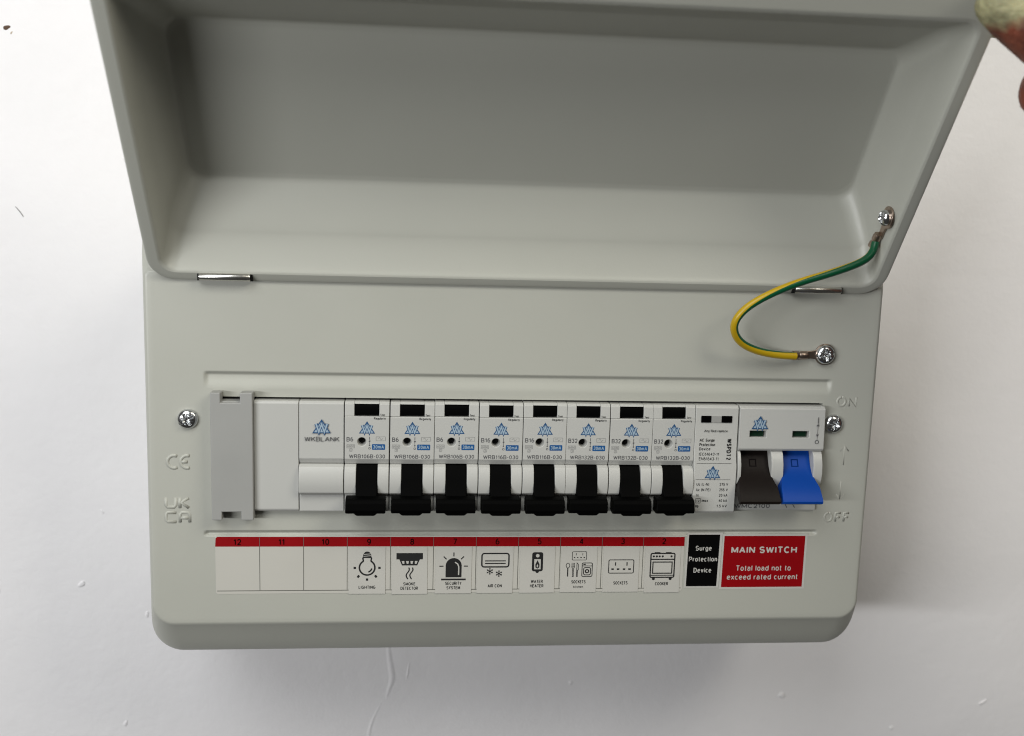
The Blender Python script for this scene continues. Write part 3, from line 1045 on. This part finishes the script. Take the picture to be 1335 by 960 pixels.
e = empty('blank_module', (PW, -45, 0))
tag(e, 'white blank module with blue triangle logo and bulging lower half, left of the breakers', 'blank module')
for nm, pr in (('face', [(0, -30), (0, 2.6), (-0.9, 3.6), (-23.0, FZ - 0.3), (-25.2, 2.5), (-25.2, -30)]),
               ('bulge', [(y, z) for y, z in CHEEK]), ('lower_face', [(-37.5, -30), (-37.5, 2.2), (-38.2, 3.2), (-44.9, 3.0), (-44.9, -30)])):
    o = MB().prism(pr, 0.1, PW - 0.2).build(nm, WHITE, e, bevel=0.3); o.location = V(0, 45, 0)
lp = empty('logo', (0, 45, 0), e)
logo(8.9, -12.7, -7.2, FZ - 0.05, lp)
o = flat(text(MB(), 'WKBLANK', 9.0, -16.0, 1.9, FZ - 0.05, width=13.6, align='C', bold=0.003), 'lettering', GREYINK, e); o.location = V(0, 45, 0)

# notched grey end cover
e = empty('end_cover', (-8, -48, 0))
tag(e, 'grey plastic end cover with notched top and bottom, left end of the module row', 'end cover')
pts = [(-16.0, 3.4), (-12.0, 3.4), (-12.0, -0.6), (-4.6, -0.6), (-4.6, 3.4), (0.25, 3.4), (0.25, -48.0), (-4.6, -48.0), (-4.6, -44.6), (-12.0, -44.6), (-12.0, -48.0), (-16.0, -48.0)]
mm = MB().plate(pts[::-1], 0.3, 5.6)
mm.v = [(x + 8, y + 48, z) for x, y, z in mm.v]
mm.build('plate', GREYP, e, bevel=0.45)
mm = MB().box(-12.4, -4.2, -44.9, -0.2, -6, 4.4)
mm.v = [(x + 8, y + 48, z) for x, y, z in mm.v]
mm.build('tongue', GREYP, e, bevel=0.3)

# surge protection device
X = PW * 10 - 0.5
e = empty('surge_protector', (X, -45, 0))
tag(e, 'white surge protection device with dense printed text and two small black windows', 'surge protector')
SW = 18.2
b = MB().prism([(0, -30), (0, 2.6), (-0.9, 3.7), (-21.0, FZ), (-25.5, 5.6), (-44.0, 5.6), (-44.9, 5.0), (-44.9, -30)], 0.12, SW - 0.15)
o = b.build('body', WHITE, e, bevel=0.3); o.location = V(0, 45, 0)
for a, c in ((2.4, 6.5), (11.0, 15.3)):
    o = MB().box(a, c, -7.0, -4.2, -1, FZ + 0.05).build('status_window', BLACK, e, bevel=0.15); o.location = V(0, 45, 0)
o = MB().box(6.7, 10.8, -6.9, -4.3, -1, FZ - 0.02).build('window_pad', GREYP, e); o.location = V(0, 45, 0)


def zs(y):
    return (FZ if y > -21 else FZ + (5.6 - FZ) * min(1, (-21 - y) / 4.5)) + 0.07


t = MB()
text(t, 'Any Red replace', 3.9, -10.9, 1.0, FZ + 0.05, width=9.8, bold=0.006)
for s, y, w in (('AC Surge', -14.9, 6.3), ('Protection', -16.8, 6.6), ('Device', -18.6, 4.7), ('IEC61643-11', -20.8, 8.5)):
    text(t, s, 2.1, y, 1.25, FZ + 0.06, width=w, bold=0.006, shear=0.06)
t2 = MB()
text(t2, 'EN61643-11', 2.1, -22.7, 1.25, 4.92, width=8.3, bold=0.006, shear=0.06)
text(t2, 'WSPDT2', 13.7, -13.6, 1.9, 0, width=8.9, bold=0.035, rot=-math.pi / 2)
for y, a, bb in ((-33.2, 'Uc (L-N)', '275 V'), (-35.5, 'Uc (N-PE)', '255 V'), (-37.8, 'In', '20 kA'), (-40.1, '     Imax', '40 kA'), (-42.4, 'Up', '1.5 kV')):
    text(t2, a.strip(), 1.5 if a[0] != ' ' else 4.1, y, 1.2, 0, bold=0.006, width=0.66 * len(a.strip()))
    text(t2, bb, 14.8, y, 1.2, 0, bold=0.006, align='R', width=0.72 * len(bb))
t2.stroke(rrect(1.5, 3.5, -40.5, -38.6, 0.1, 2), 0.14, 0, True)
text(t2, 'T2', 1.75, -40.1, 0.95, 0, bold=0.01)
t2.stroke([(1.2, -23.9), (15.8, -23.9)], 0.14, 0)
t2.stroke([(1.0, -30.6), (15.6, -30.6)], 0.14, 0)
t2.v = [(x, y, zs(y)) for x, y, z in t2.v]
t.add(t2.v, t2.f)
o = flat(t, 'printed_text', INK, e); o.location = V(0, 45, 0)
lp = empty('logo', (0, 45, 0), e)
logo(8.0, -29.9, -24.9, 5.75, lp)

# main switch: two poles, brown and blue levers
X = PW * 11 + 0.05
MW = 36.4
e = empty('main_switch', (X, -45, 0))
tag(e, 'double width white main switch with one brown and one blue lever pushed down', 'main switch')


def mpart(m_, name, material, bev=0.3, **kw):
    o_ = m_.build(name, material, e, bevel=bev, **kw)
    o_.location = V(0, 45, 0)
    return o_


mb_ = MB().prism([(0, -30), (0, 2.8), (-0.9, 4.2), (-17.6, 4.9), (-18.6, 4.2), (-18.6, -30)], 0.15, MW)
w1 = MB().box(4.6, 11.6, -12.9, -10.2, 1.5, 9)
w2 = MB().box(22.8, 29.8, -12.9, -10.2, 1.5, 9)
o = place('upper_body', bool_hole(mb_, [w1, w2], 'upper_body', WHITE), e, bevel=0.3)
o.location = V(0, 45, 0)
for a in (4.7, 22.9):
    mpart(MB().box(a, a + 6.2, -12.8, -10.3, -1, 2.9), 'green_flag', GREEN, 0.1)
CH2 = [(-18.65, -30), (-18.65, 3.2), (-20, 4.6), (-24, 6.0), (-28, 6.4), (-32, 5.6), (-34.5, 4.2), (-36.2, 2.4), (-36.2, -30)]
for a, c in ((0.15, 1.5), (14.3, 19.4), (32.2, MW - 0.3)):
    mpart(MB().prism(CH2, a, c), 'cheek', WHITE, 0.3)
mpart(MB().prism([(-36.25, -30), (-36.25, 1.2), (-44.9, 1.2), (-44.9, -30)], 0.15, MW - 0.1), 'lower_body', WHITE, 0.3)
mpart(MB().box(1.0, MW - 2, -36.2, -18.7, -8, -6), 'lever_slot', VOID, 0)


def lever(x0, x1, f0, f1, name, material):
    top = [(-18.9, -0.6), (-22.0, 0.8), (-25.5, 2.6), (-28.2, 4.8), (-30.0, 7.0), (-32.6, 10.2), (-36.4, 13.4), (-37.6, 14.0), (-38.5, 13.7), (-38.9, 12.8)]
    wd = [0, 0, 0, 0.06, 0.34, 0.82, 0.98, 1.0, 1.0, 1.0]
    thick = [9, 9, 9, 8, 6.5, 4.5, 3.2, 2.6, 2.2, 1.6]
    secs = []
    for (y, z), w_, th in zip(top, wd, thick):
        a, c = x0 + (f0 - x0) * w_, x1 + (f1 - x1) * w_
        secs.append([(a, y, z), (c, y, z), (c, y - th * 0.35 * w_, z - th), (a, y - th * 0.35 * w_, z - th)])
    m_ = MB().loft(secs)
    m_.f.append((0, 1, 2, 3)); k_ = len(m_.v); m_.f.append((k_ - 1, k_ - 2, k_ - 3, k_ - 4))
    return mpart(m_, name, material, 0.5, seg=3)


lever(1.6, 14.2, -0.6, 16.4, 'brown_lever', BROWN)
lever(19.5, 32.1, 17.3, 34.2, 'blue_lever', BLUE)
for a, m_ in ((6.2, BROWN), (24.2, BLUE)):
    s = MB()
    s.stroke([(a, -23.0), (a + 2.6, -23.0), (a + 2.6, -25.6), (a, -25.6)], 0.5, 0, True)
    s.v = [(x, y, 0.8 + (-22.0 - y) * 0.515 + 0.07) for x, y, z in s.v]
    o = flat(s, 'lever_mark', mat('lever_mark_blue', (0.0018, 0.02, 0.12), 0.6, spec=0.03) if m_ is BLUE else mat('lever_mark_brown', (0.004, 0.003, 0.003), 0.6, spec=0.03), e)
    o.location = V(0, 45, 0)
g = MB()
text(g, 'WMC2100', 1.2, -44.0, 1.9, 1.27, width=15.2, bold=0.02)
g.stroke([(23.0, -42.2), (23.8, -43.8)], 0.3, 1.27); g.stroke([(26.2, -42.2), (27.2, -43.8)], 0.3, 1.27)
o = flat(g, 'code_text', GREYINK, e); o.location = V(0, 45, 0)
g = MB()
g.stroke([(33.2, -4.2), (33.2, -6.8)], 0.3, 4.9); g.stroke([(33.2, -6.8), (33.2, -13.6)], 0.16, 4.95)
g.poly([(32.6, -7.9), (33.8, -7.9), (33.2, -6.9)], 4.97); g.poly([(32.6, -11.4), (33.8, -11.4), (33.2, -12.4)], 4.97)
g.stroke(arc(33.2, -14.6, 0.75, 0, 360, 14)[:-1], 0.26, 4.97, True)
o = flat(g, 'on_off_symbol', GREYINK, e); o.location = V(0, 45, 0)
lp = empty('logo', (0, 45, 0), e)
logo(8.6, -9.3, -4.0, 4.95, lp)

# ------------------------------------------------------------------ earth screw on the lid wall and the earth lead
# lid side wall near the rim: its inward normal points to -X
ew = LD(XR - 6.6, 35.0, 5.6)
me = screw_mesh('lid_earth_screw', 3.1, 2.2, 0.8)
o = place('lid_earth_screw', me, lid, sharp=40)
tdir = Vector(V(*LD(0, 1, 0))) - Vector(V(*LD(0, 0, 0)))
tdir.normalize()
ndir = Vector((-1.0, 0, 0)) + (Vector(V(*LD(0, 0, 0))) - Vector(V(*LD(0, 0, 1)))).normalized() * 0.12
ndir.normalize()
sdir = tdir.cross(ndir).normalized()
mt = Matrix((( -sdir.x, -ndir.x, tdir.x, 0), (-sdir.y, -ndir.y, tdir.y, 0), (-sdir.z, -ndir.z, tdir.z, 0), (0, 0, 0, 1)))
mt = mt.to_3x3().to_4x4()
mt.translation = Vector(V(*ew)) + ndir * 0.0020 - Vector(V(*UB))
o.matrix_local = mt

lead = empty('earth_lead', (231.2, 21.5, 1.0))
tag(lead, 'green and yellow earth wire curving from lid to cover between two metal lugs', 'wire')
LB = (231.2, 21.5, 1.0)
path = [(244.6, 68.2, 10.6), (243.6, 64.8, 11.5), (240.6, 61.6, 13.0), (234.6, 59.0, 15.0), (223.9, 55.6, 17.0), (211.0, 51.9, 18.0), (199.1, 46.8, 18.0), (190.6, 41.0, 16.5), (187.2, 34.4, 14.2), (190.8, 27.7, 11.0), (199.0, 23.6, 8.0), (208.8, 21.6, 5.6), (217.6, 21.1, 4.4)]
P = chaikin([tuple(p) for p in path], 3)
N = 20
pv = [Vector(p) for p in P]
t0 = (pv[1] - pv[0]).normalized()
nn = Vector((0, 0, 1))
verts, faces, uvs = [], [], []
Lacc = 0.0
for i, p_ in enumerate(pv):
    t_ = (pv[min(i + 1, len(pv) - 1)] - pv[max(i - 1, 0)]).normalized()
    nn = (nn - t_ * nn.dot(t_)).normalized()
    bb = t_.cross(nn)
    for k in range(N):
        a = 2 * math.pi * k / N
        q = p_ + (nn * math.cos(a) + bb * math.sin(a)) * 1.56
        verts.append((q.x - LB[0], q.y - LB[1], q.z - LB[2]))
for i in range(len(pv) - 1):
    for k in range(N):
        j = (k + 1) % N
        faces.append((i * N + k, i * N + j, (i + 1) * N + j, (i + 1) * N + k))
        uvs.append(((k / N, i / (len(pv) - 1)), ((k + 1) / N, i / (len(pv) - 1)), ((k + 1) / N, (i + 1) / (len(pv) - 1)), (k / N, (i + 1) / (len(pv) - 1))))
faces.append(tuple(range(N - 1, -1, -1))); uvs.append(tuple((0.5, 0) for _ in range(N)))
faces.append(tuple((len(pv) - 1) * N + i for i in range(N))); uvs.append(tuple((0.5, 1) for _ in range(N)))
me = bpy.data.meshes.new('insulation')
me.from_pydata([V(*v) for v in verts], [], faces)
uvl = me.uv_layers.new(name='wrap')
for poly, u in zip(me.polygons, uvs):
    for li, c in zip(poly.loop_indices, u):
        uvl.data[li].uv = c
me.shade_smooth()


def wire_material():
    m_ = mat('earth_wire_insulation', (0.62, 0.44, 0.01), 0.36)
    nt = m_.node_tree
    b_ = nt.nodes['Principled BSDF']
    uvn = nt.nodes.new('ShaderNodeUVMap'); uvn.uv_map = 'wrap'
    sp = nt.nodes.new('ShaderNodeSeparateXYZ')
    nt.links.new(uvn.outputs['UV'], sp.inputs[0])
    # angle round the wire, slowly twisting along it
    mul = nt.nodes.new('ShaderNodeMath'); mul.operation = 'MULTIPLY_ADD'
    mul.name = 'twist'
    mul.inputs[1].default_value = WTWIST
    nt.links.new(sp.outputs['Y'], mul.inputs[0]); nt.links.new(sp.outputs['X'], mul.inputs[2])
    fr = nt.nodes.new('ShaderNodeMath'); fr.operation = 'ADD'; fr.inputs[1].default_value = WPHASE
    nt.links.new(mul.outputs[0], fr.inputs[0])
    fc = nt.nodes.new('ShaderNodeMath'); fc.operation = 'FRACT'
    nt.links.new(fr.outputs[0], fc.inputs[0])
    rp = nt.nodes.new('ShaderNodeValToRGB')
    rp.color_ramp.interpolation = 'CONSTANT'
    rp.color_ramp.elements[0].color = (0.46, 0.30, 0.006, 1)
    rp.color_ramp.elements[1].position = 0.52
    rp.color_ramp.elements[1].color = (0.0, 0.075, 0.028, 1)
    nt.links.new(fc.outputs[0], rp.inputs['Fac'])
    nt.links.new(rp.outputs['Color'], b_.inputs['Base Color'])
    return m_


WTWIST, WPHASE = 0.72, 0.654
me.materials.append(wire_material())
place('insulation', me, lead)


def lug(c, d, nrm, name):
    """flat ring terminal with a crimped barrel: c centre of the ring, d towards the wire, nrm outwards"""
    c, d, nrm = Vector(c), Vector(d).normalized(), Vector(nrm).normalized()
    d = (d - nrm * d.dot(nrm)).normalized()
    s = nrm.cross(d)
    m_ = MB()
    out_ = []
    for i in range(25):
        a = math.radians(25 + 310 * i / 24)
        out_.append((4.4 * math.cos(a), 4.4 * math.sin(a)))
    out_ += [(6.5, -1.5), (9.5, -1.5), (9.5, 1.5), (6.5, 1.5)]
    n_ = len(out_)
    vs = []
    for h in (0.45, -0.45):
        vs += [tuple(c + d * a + s * b_ + nrm * h) for a, b_ in out_]
    m_.add(vs, [tuple(range(n_)), tuple(range(2 * n_ - 1, n_ - 1, -1))] + [(i, i + n_, (i + 1) % n_ + n_, (i + 1) % n_) for i in range(n_)])
    m_.v = [(x - LB[0], y - LB[1], z - LB[2]) for x, y, z in m_.v]
    o_ = m_.build(name, COPPER, lead, bevel=0.2)
    b_ = MB()
    p0, p1 = c + d * 8.0 + nrm * 1.2, c + d * 14.0 + nrm * 1.5
    pts_ = [p0, p0.lerp(p1, 0.15), p0.lerp(p1, 0.45), p0.lerp(p1, 0.6), p0.lerp(p1, 0.75), p1]
    b_.tube([tuple(q) for q in pts_], [1.5, 1.75, 1.75, 1.4, 1.9, 2.0], 16)
    b_.v = [(x - LB[0], y - LB[1], z - LB[2]) for x, y, z in b_.v]
    b_.build('crimp_barrel', COPPER, o_, smooth=True, sharp=40)


lug((231.2, 21.5, 1.1), (-1, -0.03, 0), (0, 0, 1), 'ring_terminal')
eb = Vector(ew) + Vector((-0.7, 0, 0))
wd = Vector(LD(0, -1, 0)) - Vector(LD(0, 0, 0))
lug(tuple(eb), tuple(wd), (-1, 0, 0), 'ring_terminal')

# ------------------------------------------------------------------ the hand that holds the lid up


def skin_material():
    m_ = mat('hand_skin', (0.30, 0.10, 0.045), 0.6, bump=[(420, 0.8, 0.8), (120, 0.6, 1.2)])
    nt = m_.node_tree
    b_ = nt.nodes['Principled BSDF']
    # pale khaki higher up, reddish brown lower down, edge roughened by noise
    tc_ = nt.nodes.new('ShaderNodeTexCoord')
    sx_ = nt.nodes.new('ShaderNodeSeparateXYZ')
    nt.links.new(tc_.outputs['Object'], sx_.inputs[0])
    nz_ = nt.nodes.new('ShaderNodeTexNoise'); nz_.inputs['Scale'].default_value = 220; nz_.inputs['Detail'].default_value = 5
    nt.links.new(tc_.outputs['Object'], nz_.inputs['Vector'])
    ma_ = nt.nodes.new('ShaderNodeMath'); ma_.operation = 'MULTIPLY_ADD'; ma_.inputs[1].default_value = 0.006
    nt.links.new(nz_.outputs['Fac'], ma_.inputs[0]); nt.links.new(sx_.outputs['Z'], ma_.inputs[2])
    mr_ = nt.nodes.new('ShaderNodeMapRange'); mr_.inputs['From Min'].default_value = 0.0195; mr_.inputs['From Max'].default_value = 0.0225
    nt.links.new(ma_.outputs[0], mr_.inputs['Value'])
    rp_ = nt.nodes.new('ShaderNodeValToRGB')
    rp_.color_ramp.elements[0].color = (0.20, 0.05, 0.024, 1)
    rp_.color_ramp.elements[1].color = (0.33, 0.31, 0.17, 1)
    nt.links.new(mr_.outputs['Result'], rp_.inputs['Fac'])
    n2_ = nt.nodes.new('ShaderNodeTexNoise'); n2_.inputs['Scale'].default_value = 160; n2_.inputs['Detail'].default_value = 6
    nt.links.new(tc_.outputs['Object'], n2_.inputs['Vector'])
    r2_ = nt.nodes.new('ShaderNodeMapRange'); r2_.inputs['From Min'].default_value = 0.35; r2_.inputs['From Max'].default_value = 0.65; r2_.inputs['To Min'].default_value = 0.55; r2_.inputs['To Max'].default_value = 1.1
    nt.links.new(n2_.outputs['Fac'], r2_.inputs['Value'])
    mx_ = nt.nodes.new('ShaderNodeVectorMath'); mx_.operation = 'SCALE'
    nt.links.new(rp_.outputs['Color'], mx_.inputs[0]); nt.links.new(r2_.outputs['Result'], mx_.inputs['Scale'])
    nt.links.new(mx_.outputs['Vector'], b_.inputs['Base Color'])
    b_.inputs['Subsurface Weight'].default_value = 0.1
    b_.inputs['Subsurface Radius'].default_value = (0.003, 0.001, 0.0005)
    return m_


hand = empty('person', (300, 120, 90))
tag(hand, 'hand reaching in from the right, thumb and fingers gripping the raised lid corner', 'person')
HB = (300, 120, 90)
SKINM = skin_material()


def skin_chain(chains, name, material, parent, sub=2):
    vs, es, rs_ = [], [], []
    idx = {}
    for ch in chains:
        prev = None
        for x, y, z, r_ in ch:
            key = (round(x, 2), round(y, 2), round(z, 2))
            if key not in idx:
                idx[key] = len(vs)
                vs.append(V(x - HB[0], y - HB[1], z - HB[2])); rs_.append(r_ * S)
            if prev is not None:
                es.append((prev, idx[key]))
            prev = idx[key]
    me_ = bpy.data.meshes.new(name)
    me_.from_pydata(vs, es, [])
    me_.materials.append(material)
    o_ = bpy.data.objects.new(name, me_)
    COL.objects.link(o_)
    o_.parent = parent
    o_.modifiers.new('skin', 'SKIN').use_smooth_shade = True
    sv = me_.skin_vertices[0].data
    for i, r_ in enumerate(rs_):
        sv[i].radius = (r_, r_)
    sv[0].use_root = True
    ss = o_.modifiers.new('round', 'SUBSURF')
    ss.levels = ss.render_levels = sub
    return o_


palm = (312, 100, 90, 24)
chains = [[palm, (352, 70, 100, 26), (392, 40, 112, 28), (450, -10, 140, 34), (520, -80, 180, 40)],
          [palm, (292, 113, 91, 15), (272, 128, 89, 12.2), (257, 138.8, 87, 11.5), (246, 146.4, 85, 10.5), (239.0, 151.0, 84, 7.8)],
          [palm, (284, 113, 78, 12), (265, 120, 74, 7.5), (290, 134, 54, 8.5), (279, 152, 36, 8.5), (256, 152, 26, 8), (240, 148, 25, 7)],
          [palm, (306, 128, 64, 11), (304, 146, 56, 9.5), (294, 152, 66, 8.5), (286, 144, 76, 7.5)],
          [palm, (316, 128, 68, 11), (317, 148, 62, 9.5), (308, 156, 72, 8.5), (299, 148, 83, 7.5)],
          [palm, (328, 122, 74, 10), (332, 140, 72, 8.5), (324, 148, 82, 7.5), (315, 140, 92, 6.5)]]
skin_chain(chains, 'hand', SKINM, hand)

# ------------------------------------------------------------------ done
for o in bpy.data.objects:
    if o.type == 'MESH':
        o.data.update()
